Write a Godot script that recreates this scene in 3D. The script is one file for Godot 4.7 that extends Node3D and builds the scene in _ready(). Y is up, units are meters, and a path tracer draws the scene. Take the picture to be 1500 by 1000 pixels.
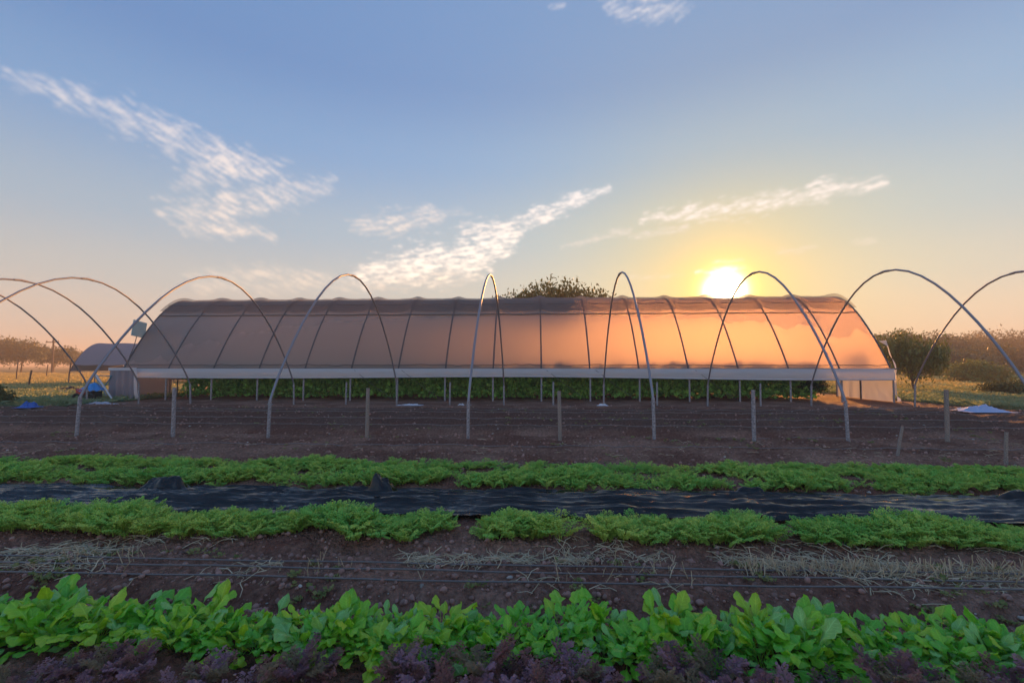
extends Node3D

const FOC := 669.0          # focal length in pixels of the 1500 x 1000 photograph
const EYE := Vector3(0, 1.29, 0)
var cam_basis: Basis
var sun_dir: Vector3
var rng := RandomNumberGenerator.new()
var n_soft := FastNoiseLite.new()
var n_fine := FastNoiseLite.new()
var n_cloud := FastNoiseLite.new()
var M := {}
var used := {}

# ---------------------------------------------------------------- helpers
func dir_of(px: float, py: float) -> Vector3:
	return (cam_basis * Vector3((px - 750.0) / FOC, -(py - 500.0) / FOC, -1.0)).normalized()

func on_ground(px: float, py: float) -> Vector3:      # where the sight line meets the ground
	var d := dir_of(px, py)
	return EYE + d * (-EYE.y / d.y)

func at_depth(px: float, depth: float) -> Vector3:    # on the ground line z = -depth, in that column
	var d := dir_of(px, 535.0)
	var t := depth / -d.z
	return Vector3(d.x * t, 0, -depth)

func high_at(py: float, px: float, depth: float) -> float:
	var d := dir_of(px, py)
	return EYE.y + d.y * (depth / -d.z)

func numbered(called: String) -> String:
	if not used.has(called):
		used[called] = 0
		return called
	used[called] += 1
	return "%s_%03d" % [called, used[called]]

func tag(o: Node3D, label: String, category := "", group := "", kind := "") -> Node3D:
	o.set_meta("label", label)
	if category: o.set_meta("category", category)
	if group: o.set_meta("group", group)
	if kind: o.set_meta("kind", kind)
	return o

func thing(called: String, label: String, category: String, at := Vector3.ZERO, group := "") -> Node3D:
	var o := Node3D.new()
	o.name = numbered(called)
	add_child(o)
	o.position = at
	tag(o, label, category, group)
	return o

func put(called: String, mesh: Mesh, mat: Material, parent: Node3D = null) -> MeshInstance3D:
	var o := MeshInstance3D.new()
	o.mesh = mesh
	o.material_override = mat
	o.name = numbered(called) if parent == null else called
	(self if parent == null else parent).add_child(o, true)
	return o

func begin() -> SurfaceTool:
	var st := SurfaceTool.new()
	st.begin(Mesh.PRIMITIVE_TRIANGLES)
	return st

func done(st: SurfaceTool) -> ArrayMesh:
	st.generate_normals()
	return st.commit()

func quad(st: SurfaceTool, a: Vector3, b: Vector3, c: Vector3, d: Vector3) -> void:
	for p in [a, b, c, a, c, d]: st.add_vertex(p)

func tube(st: SurfaceTool, pts: Array, r0: float, r1 := -1.0, sides := 8) -> void:
	if r1 < 0: r1 = r0
	var rings := []
	var side := Vector3.ZERO
	for i in pts.size():
		var t: Vector3 = (pts[mini(i + 1, pts.size() - 1)] - pts[maxi(i - 1, 0)]).normalized()
		if side == Vector3.ZERO:
			side = t.cross(Vector3.UP if absf(t.y) < 0.9 else Vector3.RIGHT).normalized()
		side = (side - t * side.dot(t)).normalized()
		var other := t.cross(side)
		var r := lerpf(r0, r1, float(i) / maxf(1, pts.size() - 1))
		var ring := []
		for k in sides:
			var a := TAU * k / sides
			ring.append(pts[i] + (side * cos(a) + other * sin(a)) * r)
		rings.append(ring)
	st.set_smooth_group(0)
	for i in rings.size() - 1:
		for k in sides:
			var l := (k + 1) % sides
			quad(st, rings[i][k], rings[i + 1][k], rings[i + 1][l], rings[i][l])
	st.set_smooth_group(-1)
	for k in range(1, sides - 1):
		for p in [rings[0][0], rings[0][k], rings[0][k + 1]]: st.add_vertex(p)
		for p in [rings[-1][0], rings[-1][k + 1], rings[-1][k]]: st.add_vertex(p)

func tube_mesh(pts: Array, r0: float, r1 := -1.0, sides := 8) -> ArrayMesh:
	var st := begin()
	tube(st, pts, r0, r1, sides)
	return done(st)

func box(st: SurfaceTool, c: Vector3, s: Vector3, b := Basis.IDENTITY) -> void:   # bevelled box
	var e := minf(minf(s.x, s.y), s.z) * 0.12
	var h := s / 2
	st.set_smooth_group(-1)
	var v := func(x: float, y: float, z: float) -> Vector3: return c + b * Vector3(x, y, z)
	for ax in 3:
		for sg in [-1.0, 1.0]:
			var u := (ax + 1) % 3
			var w := (ax + 2) % 3
			var p := []
			for q in [[-1, -1], [1, -1], [1, 1], [-1, 1]]:
				var k := Vector3.ZERO
				k[ax] = sg * h[ax]
				k[u] = q[0] * (h[u] - e) * sg
				k[w] = q[1] * (h[w] - e)
				p.append(c + b * k)
			quad(st, p[0], p[3], p[2], p[1])
	for ax in 3:       # the bevels along each axis
		var u := (ax + 1) % 3
		var w := (ax + 2) % 3
		for su in [-1.0, 1.0]:
			for sw in [-1.0, 1.0]:
				var p := []
				for q in [[-1, 0], [1, 0], [1, 1], [-1, 1]]:
					var k := Vector3.ZERO
					k[ax] = q[0] * (h[ax] - e)
					k[u] = su * (h[u] - (e if q[1] else 0.0))
					k[w] = sw * (h[w] - (0.0 if q[1] else e))
					p.append(c + b * k)
				quad(st, p[0], p[1], p[2], p[3])

func sheet(nu: int, nv: int, f: Callable) -> ArrayMesh:     # f(u, v) -> point, smooth
	var pos := PackedVector3Array()
	var idx := PackedInt32Array()
	for i in nu + 1:
		for j in nv + 1:
			pos.append(f.call(float(i) / nu, float(j) / nv))
	for i in nu:
		for j in nv:
			var a := i * (nv + 1) + j
			idx.append_array([a, a + nv + 1, a + nv + 2, a, a + nv + 2, a + 1])
	return grid_mesh(pos, idx)

func grid_mesh(pos: PackedVector3Array, idx: PackedInt32Array, col := PackedColorArray(), uv := PackedVector2Array()) -> ArrayMesh:
	var nor := PackedVector3Array()
	nor.resize(pos.size())
	for k in range(0, idx.size(), 3):
		var n := (pos[idx[k + 2]] - pos[idx[k]]).cross(pos[idx[k + 1]] - pos[idx[k]])
		nor[idx[k]] += n
		nor[idx[k + 1]] += n
		nor[idx[k + 2]] += n
	for k in nor.size(): nor[k] = nor[k].normalized() if nor[k].length() > 1e-12 else Vector3.UP
	var a := []
	a.resize(Mesh.ARRAY_MAX)
	a[Mesh.ARRAY_VERTEX] = pos
	a[Mesh.ARRAY_NORMAL] = nor
	a[Mesh.ARRAY_INDEX] = idx
	if col.size(): a[Mesh.ARRAY_COLOR] = col
	if uv.size(): a[Mesh.ARRAY_TEX_UV] = uv
	var m := ArrayMesh.new()
	m.add_surface_from_arrays(Mesh.PRIMITIVE_TRIANGLES, a)
	return m

func scatter(called: String, mesh: Mesh, mat: Material, places: Array, colors: Array, parent: Node3D = null) -> MultiMeshInstance3D:
	var mm := MultiMesh.new()
	mm.transform_format = MultiMesh.TRANSFORM_3D
	mm.use_colors = colors.size() > 0
	mm.mesh = mesh
	mm.instance_count = places.size()
	for i in places.size():
		mm.set_instance_transform(i, places[i])
		if colors.size(): mm.set_instance_color(i, colors[i])
	var o := MultiMeshInstance3D.new()
	o.multimesh = mm
	o.material_override = mat
	o.name = numbered(called) if parent == null else called
	(self if parent == null else parent).add_child(o, true)
	return o

func mat(linear: Color, rough := 0.9, metal := 0.0, spec := 0.5) -> StandardMaterial3D:
	var m := StandardMaterial3D.new()
	m.albedo_color = linear.linear_to_srgb()
	m.roughness = rough
	m.metallic = metal
	m.metallic_specular = spec
	return m

func noise_tex(freq: float, lo: float, hi: float, size := 512, octaves := 5, seed_ := 3) -> NoiseTexture2D:
	var n := FastNoiseLite.new()
	n.seed = seed_
	n.noise_type = FastNoiseLite.TYPE_SIMPLEX_SMOOTH
	n.frequency = freq
	n.fractal_octaves = octaves
	var t := NoiseTexture2D.new()
	t.width = size
	t.height = size
	t.seamless = true
	t.noise = n
	var g := Gradient.new()
	g.set_color(0, Color(lo, lo, lo))
	g.set_color(1, Color(hi, hi, hi))
	t.color_ramp = g
	return t

func textured(m: StandardMaterial3D, tex: Texture2D, relief: Texture2D, scale: float, cm: float) -> StandardMaterial3D:
	m.albedo_texture = tex
	m.uv1_triplanar = true
	m.uv1_world_triplanar = true
	m.uv1_scale = Vector3.ONE * scale
	if relief:
		m.heightmap_enabled = true
		m.heightmap_texture = relief
		m.heightmap_scale = cm
	return m

func bump(x: float, a: float, b: float, soft: float) -> float:
	return smoothstep(a - soft, a + soft, x) * (1.0 - smoothstep(b - soft, b + soft, x))

# ---------------------------------------------------------------- the land
func is_soil(x: float, d: float) -> float:             # 1 on the tilled plot, 0 on grass
	var w := n_soft.get_noise_2d(x * 2.0, d * 2.0) * 0.8
	var left := smoothstep(-17.5, -15.0, x + w + maxf(0.0, 13.0 - d) * -0.6)
	var far := 1.0 - smoothstep(12.6, 14.0, d + w)
	var under := bump(x, -14.6, 13.6, 0.4) * (1.0 - smoothstep(23.0, 24.0, d))
	return maxf(left * far, under)

func land(x: float, z: float) -> float:
	var d := -z
	var h := 0.0
	if d < 30.0 and d > 0.2:
		h += 0.05 * bump(d, 1.45, 2.3, 0.12)
		h -= 0.05 * bump(d, 2.42, 2.56, 0.06)
		h += 0.03 * bump(d, 2.6, 3.05, 0.08)
		h += 0.045 * bump(d, 3.2, 3.65, 0.1)
		h -= 0.015 * bump(d, 3.75, 4.6, 0.1)
		h += 0.04 * bump(d, 4.72, 5.75, 0.1)
		var inside := bump(d, 8.4, 14.2, 0.3)
		h += inside * (0.20 * (pow(absf(sin(d * PI / 1.25 + 0.4 + 0.25 * n_soft.get_noise_1d(x * 2.0))), 0.6) - 0.6))
		var s := is_soil(x, d)
		var near := 1.0 - smoothstep(14.0, 26.0, d)
		h += s * near * (n_fine.get_noise_2d(x * 6.0, z * 6.0) * 0.034 + n_fine.get_noise_2d(x * 22.0, z * 22.0 + 50.0) * 0.014)
		h += s * absf(n_soft.get_noise_2d(x * 9.0, z * 14.0)) * 0.03 * bump(d, 5.9, 8.2, 0.3)
	h += n_soft.get_noise_2d(x * 0.35, z * 0.35) * 0.25 * smoothstep(14.0, 45.0, d)
	return h

func on_land(p: Vector3) -> Vector3:
	return Vector3(p.x, land(p.x, p.z), p.z)

func build_land() -> void:
	var ds := []
	var d := -25.0
	while d < 0.0:
		ds.append(d)
		d += 2.5
	d = 0.6
	while d < 900.0:
		ds.append(d)
		d += 0.018 if d < 3.2 and d > 1.2 else clampf(d * 0.0075, 0.02, 40.0) if d < 24.0 else d * 0.05
	var cols := 420
	var pos := PackedVector3Array()
	var col := PackedColorArray()
	var idx := PackedInt32Array()
	for i in ds.size():
		var wide: float = 3.2 + 1.75 * absf(ds[i]) + (0.0 if ds[i] > 0 else 30.0)
		for j in cols + 1:
			var s := float(j) / cols * 2.0 - 1.0
			var x := wide * s * (0.75 + 0.25 * absf(s)) * 1.2
			var z: float = -ds[i]
			var y := land(x, z)
			pos.append(Vector3(x, y, z))
			var soil := is_soil(x, ds[i])
			var patch := n_soft.get_noise_2d(x * 5.0, z * 5.0) + 0.5 * n_soft.get_noise_2d(x * 1.5, z * 9.0 + 20.0)
			var grit := n_fine.get_noise_2d(x * 14.0, z * 14.0)
			var earth := Color(0.27, 0.12, 0.085).lerp(Color(0.54, 0.30, 0.215), clampf(0.35 + patch * 0.9 + grit * 0.5, 0, 1))
			var moist := bump(ds[i], 8.9, 13.2, 0.25) * clampf(0.5 + 0.5 * sin(ds[i] * TAU / 1.25 + 0.3) + patch * 0.9 + grit * 0.8, 0.0, 1.0)      # dark compost dug into the beds
			earth = earth.lerp(Color(0.085, 0.05, 0.045), moist * 0.6)
			var turf := Color(0.09, 0.13, 0.06).lerp(Color(0.20, 0.19, 0.08), clampf(0.4 + patch * 0.8 + grit * 0.4, 0, 1))
			var dry := Color(0.52, 0.40, 0.15).lerp(Color(0.34, 0.31, 0.11), clampf(0.35 + patch, 0, 1))
			var grass := turf.lerp(dry, smoothstep(22.0, 34.0, ds[i] + patch * 12.0))
			col.append(grass.lerp(earth, soil))
	for i in ds.size() - 1:
		for j in cols:
			var a := i * (cols + 1) + j
			idx.append_array([a, a + cols + 1, a + cols + 2, a, a + cols + 2, a + 1])
	var m := mat(Color(1, 1, 1), 0.95, 0.0, 0.25)
	m.vertex_color_use_as_albedo = true
	textured(m, noise_tex(0.02, 0.55, 1.0, 1024, 6), noise_tex(0.03, 0.0, 1.0, 1024, 6, 9), 0.9, 3.0)
	var o := put("ground", grid_mesh(pos, idx, col), m)
	tag(o, "tilled red brown soil running out into grass and field", "", "", "structure")

# ---------------------------------------------------------------- sky
func az_el(px: float, py: float) -> Vector2:
	var d := dir_of(px, py)
	return Vector2(rad_to_deg(atan2(d.x, -d.z)), rad_to_deg(asin(d.y)))

func sky_image() -> Image:
	var W := 2048
	var H := 1024
	var knots := [[0.0, Vector3(0.32, 0.245, 0.185)], [4.5, Vector3(0.295, 0.265, 0.23)], [9.0, Vector3(0.235, 0.255, 0.255)], [15.0, Vector3(0.165, 0.225, 0.28)], [24.0, Vector3(0.088, 0.172, 0.295)], [32.0, Vector3(0.056, 0.13, 0.262)], [50.0, Vector3(0.056, 0.13, 0.262)], [90.0, Vector3(0.056, 0.13, 0.262)]]
	var data := PackedFloat32Array()
	data.resize(W * H * 4)
	data.fill(1.0)
	var cx := PackedFloat32Array()
	var cz := PackedFloat32Array()
	for i in W:
		var a := (i + 0.5) / W * TAU - PI / 2
		cx.append(cos(a))
		cz.append(sin(a))
	for j in H:
		var el := 90.0 - (j + 0.5) / H * 180.0
		var e := maxf(el, 0.0)
		var base := Vector3.ONE
		for k in knots.size() - 1:
			if e >= knots[k][0] and e <= knots[k + 1][0]:
				base = (knots[k][1] as Vector3).lerp(knots[k + 1][1], smoothstep(0.0, 1.0, (e - knots[k][0]) / (knots[k + 1][0] - knots[k][0])) * 0.5 + 0.5 * (e - knots[k][0]) / (knots[k + 1][0] - knots[k][0]))
		var ce := cos(deg_to_rad(e))
		var ye := sin(deg_to_rad(e)) * sun_dir.y
		var row := j * W * 4
		for i in W:
			if el < -2.0:
				data[row] = 0.3
				data[row + 1] = 0.24
				data[row + 2] = 0.2
			else:
				var g := rad_to_deg(acos(clampf(ce * (cx[i] * sun_dir.x + cz[i] * sun_dir.z) + ye, -1, 1)))
				var w1 := exp(-g / 16.0)
				var cg := cos(deg_to_rad(g))
				var ph := 1.0 + cg * cg * (1.0 if cg < 0 else 0.15)          # clear air scatters most along and against the sun's way
				var r := base.x * ph * (1.0 + 0.05 * w1)
				var gr := base.y * ph * (1.0 - 0.12 * w1)
				var b := base.z * ph * (1.0 - 0.62 * w1)
				if g < 150.0:
					var a3 := exp(-g / 6.5)
					var a4 := exp(-g / 25.0)
					r += 0.32 * a3 + 0.15 * a4
					gr += 0.09 * a3 + 0.12 * a4
					b += 0.10 * a4 * (1.0 - w1)
					if g < 14.0:
						var a2 := exp(-g / 1.5)
						var a1 := exp(-pow(g / 1.35, 2.0))
						r += 2.4 * a2 + 18.0 * a1
						gr += 0.85 * a2 + 13.0 * a1
						b += 0.10 * a2 + 6.5 * a1
				data[row] = r
				data[row + 1] = gr
				data[row + 2] = b
			row += 4
	# thin cloud streaks: polylines in the photograph's pixels turned into directions; width in pixels, strength
	var streaks := [
		[[[15, 112], [100, 140], [190, 172], [250, 196], [330, 236], [400, 250]], 10.0, 20.0, 0.60], [[[280, 262], [330, 240], [400, 248]], 18.0, 14.0, 0.75],
		[[[225, 291], [280, 290]], 4.0, 4.0, 0.5], [[[330, 290], [400, 285], [480, 271]], 12.0, 15.0, 0.7], [[[240, 312], [330, 298], [390, 310]], 9.0, 9.0, 0.7],
		[[[275, 330], [330, 328], [400, 347]], 16.0, 8.0, 0.85], [[[520, 333], [580, 325], [640, 314]], 13.0, 15.0, 0.85], [[[640, 312], [690, 310]], 4.0, 6.0, 0.35],
		[[[535, 402], [620, 388], [700, 372], [745, 348]], 20.0, 22.0, 1.35], [[[680, 335], [745, 335], [800, 312], [850, 290], [890, 277]], 12.0, 8.0, 1.2], [[[545, 418], [640, 412], [700, 405]], 9.0, 12.0, 0.6],
		[[[822, 362], [870, 350], [920, 338]], 3.5, 6.0, 0.7], [[[925, 347], [1005, 333]], 4.0, 6.0, 0.8], [[[945, 320], [1010, 312], [1120, 298], [1200, 280], [1290, 267]], 9.0, 10.0, 1.15],
		[[[885, 6], [940, 16], [1000, 12]], 10.0, 12.0, 0.7], [[[805, 9], [828, 7]], 3.0, 3.0, 0.6], [[[1020, 398], [1092, 391]], 3.0, 4.0, 1.3], [[[1042, 385], [1090, 381]], 2.0, 2.5, 1.1],
		[[[1140, 369], [1195, 361]], 3.5, 3.5, 0.7], [[[1248, 355], [1282, 351]], 2.5, 3.0, 0.6], [[[280, 402], [380, 398], [480, 402]], 9.0, 7.0, 0.45], [[[290, 420], [450, 414], [560, 420]], 12.0, 8.0, 0.5],
		[[[910, 408], [1000, 403]], 2.5, 2.5, 0.5], [[[-300, 330], [-160, 300], [-60, 310]], 14.0, 10.0, 0.7], [[[1600, 300], [1750, 260], [1900, 230]], 12.0, 8.0, 0.7]]
	for s in streaks:
		var pts := []
		for p in s[0]: pts.append(az_el(p[0], p[1]))
		for k in pts.size() - 1:
			var a: Vector2 = pts[k]
			var b: Vector2 = pts[k + 1]
			var f0 := float(k) / (pts.size() - 1)
			var f1 := float(k + 1) / (pts.size() - 1)
			var pad: float = maxf(s[1], s[2]) * 0.092 * 3.4
			for j in range(int((90.0 - maxf(a.y, b.y) - pad) / 180.0 * H), int((90.0 - minf(a.y, b.y) + pad) / 180.0 * H) + 1):
				if j < 0 or j >= H / 2: continue
				var el := 90.0 - (j + 0.5) / H * 180.0
				for i0 in range(int((minf(a.x, b.x) - pad) / 360.0 * W) - 1, int((maxf(a.x, b.x) + pad) / 360.0 * W) + 2):
					var az := (i0 + 0.5) / W * 360.0
					var p := Vector2(az, el)
					var t := clampf((p - a).dot(b - a) / maxf((b - a).length_squared(), 1e-6), 0.0, 1.0)
					if (t <= 0.0 and k > 0) or (t >= 1.0 and k < pts.size() - 2): if t >= 1.0 or t <= 0.0: t = clampf(t, 0.0, 1.0)
					var f := lerpf(f0, f1, t)
					var w := lerpf(s[1], s[2], f) * 0.092 * (0.55 + 0.45 * sin(PI * clampf(f * 0.9 + 0.05, 0, 1)))
					var warp := Vector2(n_cloud.get_noise_2d(az * 2.4, el * 5.0), n_cloud.get_noise_2d(az * 2.0 + 90.0, el * 5.0)) * Vector2(1.6, 1.1) * w
					var run := Vector2(1.0, 0.30 if a.x > -22.0 else -0.28).normalized()
					var along := p.dot(run)
					var across := p.dot(Vector2(-run.y, run.x))
					var off := p + warp - a.lerp(b, t)
					var core := exp(-pow(off.length() / (w * 1.15), 2.0))
					var nz := n_cloud.get_noise_2d(along * 2.6 + across * 2.0, across * 13.0 + along * 1.2) * 0.5 + 0.5
					var nf := n_cloud.get_noise_2d(along * 7.0 + 40.0, across * 30.0 + along * 3.0) * 0.5 + 0.5
					var dens := clampf(core * (0.06 + 2.9 * nz * nz * (0.35 + nf)) - 0.13, 0.0, 1.0)
					dens = dens * s[3] * 0.75
					if dens <= 0.0: continue
					var at := (j * W + posmod(i0, W)) * 4
					var low := clampf(1.0 - el / 26.0, 0, 1)
					var cc := Vector3(0.42, 0.40, 0.41).lerp(Vector3(0.62, 0.47, 0.33), low)
					var old := Vector3(data[at], data[at + 1], data[at + 2])
					var gl := maxf(old.x - 0.9, 0.0)
					cc += Vector3(1.0, 0.75, 0.4) * gl
					var share := minf(dens, 0.85)
					# two segments of one streak overlap at their joint: keep the denser
					data[at] = maxf(old.x, lerpf(old.x, cc.x * maxf(1.0, s[3]), share))
					data[at + 1] = maxf(old.y, lerpf(old.y, cc.y * maxf(1.0, s[3]), share))
					data[at + 2] = lerpf(old.z, cc.z * maxf(1.0, s[3]), share)
	return Image.create_from_data(W, H, false, Image.FORMAT_RGBAF, data.to_byte_array())

# ---------------------------------------------------------------- leaves
func leaf_mesh(length: float, wide: float, stalk: float, cup: float, bend: float, lobes: float, seed_: int) -> ArrayMesh:
	var r := RandomNumberGenerator.new()
	r.seed = seed_
	var nu := 12
	var nv := 6
	var pos := PackedVector3Array()
	var col := PackedColorArray()
	var idx := PackedInt32Array()
	var uv := PackedVector2Array()
	var p := Vector3.ZERO
	var ph := r.randf() * 6.0
	var last := 0.0
	for i in nu + 1:
		var u := 1.0 - pow(1.0 - float(i) / nu, 1.5)
		var ang := lerpf(0.15, bend, u * u)
		p += Vector3(0, cos(ang), sin(ang)) * length * (u - last)
		last = u
		var blade := clampf((u - stalk) / (1.0 - stalk), 0, 1)
		var w := 0.06 + smoothstep(0.0, 0.42, blade) * (1.0 if blade < 0.58 else sqrt(maxf(0.0, 1.0 - pow((blade - 0.58) / 0.42, 2.0))))
		if blade > 0 and i < nu: w *= 1.0 + lobes * sin(blade * 15.0 + ph) * (1.0 - blade * 0.5) + r.randf_range(-0.10, 0.10)
		var up := Vector3(0, -sin(ang), cos(ang))
		for j in nv + 1:
			var v := float(j) / nv * 2.0 - 1.0
			var wav := (sin(u * 15.0 + ph + v * 2.0) * 0.20 * absf(v) + r.randf_range(-0.10, 0.10)) * wide * (1.0 if blade > 0 else 0.0)
			pos.append(p + Vector3(v * w * wide * 0.5, 0, 0) - up * (cup * v * v * w * wide * -0.5 - wav) + Vector3(0, r.randf_range(-0.03, 0.03) * wide * absf(v), 0))
			var rib := 1.0 if j == nv / 2 else 0.0
			var c := Color(1, 1, 1).lerp(Color(1.9, 1.4, 3.0), rib * 0.55 if blade > 0 else 0.8)
			c = c * (0.9 + 0.2 * r.randf())
			col.append(Color(c.r, c.g, c.b, 1))
			uv.append(Vector2(0.5 + v * 0.5, clampf(blade, 0.01, 0.99)))
	for i in nu:
		for j in nv:
			var a := i * (nv + 1) + j
			idx.append_array([a, a + nv + 1, a + nv + 2, a, a + nv + 2, a + 1])
	return grid_mesh(pos, idx, col, uv)

func vein_texture() -> ImageTexture:       # pale midrib and side veins over a mottled blade
	var im := Image.create(96, 192, false, Image.FORMAT_RGB8)
	for y in 192:
		for x in 96:
			var v := absf(x / 95.0 - 0.5) * 2.0
			var b := y / 191.0
			var side := fposmod(b * 7.0 - v * 1.6, 1.0)
			var vein := maxf(exp(-pow((side - 0.5) / 0.07, 2.0)) * (1.0 - v * 0.6), exp(-pow(v / 0.07, 2.0)))
			var t := 0.88 + 0.12 * n_fine.get_noise_2d(x * 0.5, y * 0.5) + 0.08 * n_fine.get_noise_2d(x * 2.0, y * 2.0)
			t = minf(lerpf(t, 1.0, vein * 0.7), 1.0)
			im.set_pixel(x, y, Color(t * lerpf(1.0, 1.04, vein), t, t * lerpf(0.92, 1.05, vein)))
	return ImageTexture.create_from_image(im)

func frond_mesh(length: float, pairs: int, spread: float, leaflet: float, seed_: int, curl := 0.0) -> ArrayMesh:
	var r := RandomNumberGenerator.new()
	r.seed = seed_
	var st := begin()
	st.set_smooth_group(-1)
	var p := Vector3.ZERO
	var steps := pairs + 3
	for i in steps:
		var u := float(i) / steps
		var ang := lerpf(0.1, 1.15, u * u)
		var q := p + Vector3(0, cos(ang), sin(ang)) * (length / steps)
		var hw := 0.0022 * (1.2 - u)
		quad(st, p + Vector3(-hw, 0, 0), q + Vector3(-hw, 0, 0), q + Vector3(hw, 0, 0), p + Vector3(hw, 0, 0))
		if i >= 3:
			var len := spread * sin(PI * clampf((u - 0.12) * 1.05, 0.05, 1.0)) * (0.8 + 0.4 * r.randf())
			for s in [-1.0, 1.0]:
				var out := Vector3(s, 0.25 + 0.5 * r.randf(), 0.45).normalized()
				var tip: Vector3 = q + out * len + Vector3(0, curl * r.randf_range(-1, 1), 0)
				for m in 5:
					var f := (m + 1.0) / 5.0
					var o: Vector3 = q.lerp(tip, f)
					for t in [-1.0, 1.0]:
						var d: Vector3 = (out * 0.6 + Vector3(-out.z * s, r.randf_range(-0.5, 0.9), out.x * s) * t).normalized() * leaflet * (1.15 - f * 0.5)
						var across: Vector3 = d.cross(Vector3(r.randf() - 0.5, 1, r.randf() - 0.5)).normalized() * leaflet * 0.30
						var mid: Vector3 = o + d * 0.55
						quad(st, o, mid + across, o + d, mid - across)
		p = q
	return done(st)

# ---------------------------------------------------------------- trees
func crown_mesh(blobs: Array, count: int, leaf: float, seed_: int, upright := 0.0) -> ArrayMesh:
	var r := RandomNumberGenerator.new()
	r.seed = seed_
	var pos := PackedVector3Array()
	var nor := PackedVector3Array()
	var col := PackedColorArray()
	var total := 0.0
	for b in blobs: total += b[1].x * b[1].z
	for b in blobs:
		var c: Vector3 = b[0]
		var s: Vector3 = b[1]
		# twigs of leaves within the blob
		for k in int(count * s.x * s.z / total / 9.0) + 1:
			var d := Vector3(r.randfn(), r.randfn(), r.randfn()).normalized()
			var tw := c + d * s * pow(r.randf(), 0.42) * r.randf_range(0.8, 1.12)
			var way := (d + Vector3(0, 0.4 + upright * 2.0, 0)).normalized()
			var tone := r.randf_range(0.7, 1.3)
			for q in 9:
				var o := tw + way * leaf * r.randf_range(-1.5, 2.5) + Vector3(r.randfn(), r.randfn(), r.randfn()) * leaf * 0.9
				var n := Vector3(r.randfn(), r.randfn() + 0.5, r.randfn()).normalized()
				var a := n.cross(Vector3(r.randfn(), r.randfn() + upright * 4.0, r.randfn())).normalized()
				var b2 := n.cross(a)
				var l := leaf * r.randf_range(0.6, 1.25)
				for v in [o - a * l * 0.35, o + b2 * l * 0.8, o + a * l * 0.35, o - a * l * 0.35, o + a * l * 0.35, o - b2 * l * 0.8]:
					pos.append(v)
					nor.append(n)
					col.append(Color(tone, tone * r.randf_range(0.95, 1.05), tone, 1))
	var arr := []
	arr.resize(Mesh.ARRAY_MAX)
	arr[Mesh.ARRAY_VERTEX] = pos
	arr[Mesh.ARRAY_NORMAL] = nor
	arr[Mesh.ARRAY_COLOR] = col
	var m := ArrayMesh.new()
	m.add_surface_from_arrays(Mesh.PRIMITIVE_TRIANGLES, arr)
	return m

func foliage(c: Color, back := 0.35) -> StandardMaterial3D:
	var m := mat(c, 0.65, 0, 0.35)
	m.vertex_color_use_as_albedo = true
	m.backlight_enabled = true
	m.backlight = Color(back, back, back * 0.6).linear_to_srgb()
	return m

func tree(called: String, label: String, at: Vector3, tall: float, wide: float, trunk: float, count: int, leaf: float, m: Material, seed_: int, category := "tree", group := "", upright := 0.0, dome := false) -> Node3D:
	var r := RandomNumberGenerator.new()
	r.seed = seed_
	var t := thing(called, label, category, on_land(at), group)
	var st := begin()
	var top := Vector3(r.randf_range(-0.1, 0.1) * wide, tall * 0.72, 0)
	var fork := Vector3(r.randf_range(-0.05, 0.05) * wide, maxf(trunk, tall * 0.12), 0)
	var rad := tall * 0.022 + 0.02
	tube(st, [Vector3(0, -0.15, 0), fork * 0.5 + Vector3(0.04, 0, 0), fork, fork.lerp(top, 0.5) + Vector3(0.1, 0, 0.05), top], rad, rad * 0.25, 7)
	var blobs := [[Vector3(0, tall * 0.5 + trunk * 0.5, 0), Vector3(wide * 0.34, (tall - trunk) * 0.46, wide * 0.32)]]
	for k in 7:
		var a := TAU * k / 7.0 + r.randf()
		var e := Vector3(cos(a) * wide * r.randf_range(0.22, 0.36), trunk + (tall - trunk) * r.randf_range(0.3, 0.82), sin(a) * wide * r.randf_range(0.2, 0.34))
		tube(st, [fork.lerp(top, r.randf() * 0.5), fork.lerp(e, 0.55) + Vector3(0, 0.1, 0), e], rad * 0.45, rad * 0.12, 5)
		var s := wide * r.randf_range(0.13, 0.22)
		blobs.append([e, Vector3(s, minf(s * 0.8, (tall - e.y) * 0.9 + 0.05), s)])
	if dome:
		blobs = [[Vector3(0.1, tall - 0.95, 0), Vector3(wide * 0.26, 0.9, 1.8)], [Vector3(wide * 0.22, tall - 1.35, 0.2), Vector3(wide * 0.24, 0.75, 1.5)], [Vector3(-wide * 0.25, tall - 1.45, 0), Vector3(wide * 0.24, 0.6, 1.5)], [Vector3(wide * 0.4, tall - 1.65, 0), Vector3(wide * 0.16, 0.45, 1.0)], [Vector3(-wide * 0.42, tall - 1.7, 0), Vector3(wide * 0.12, 0.35, 1.0)]]
	put("trunk", done(st), M.bark, t)
	put("crown", crown_mesh(blobs, count, leaf, seed_ + 7, upright), m, t)
	return t

# ---------------------------------------------------------------- tunnels
func arch_points(a: Vector3, b: Vector3, shoulder: float, tall: float, n := 28, power := 0.85) -> Array:
	var pts := []
	for i in n + 1:
		var f := float(i) / n
		f = 0.5 - 0.5 * cos(PI * f)
		var t := 1.0 - absf(2.0 * f - 1.0)
		pts.append(a.lerp(b, f) + Vector3(0, shoulder + (tall - shoulder) * pow(sin(PI * t / 2.0), power), 0))
	return pts

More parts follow.
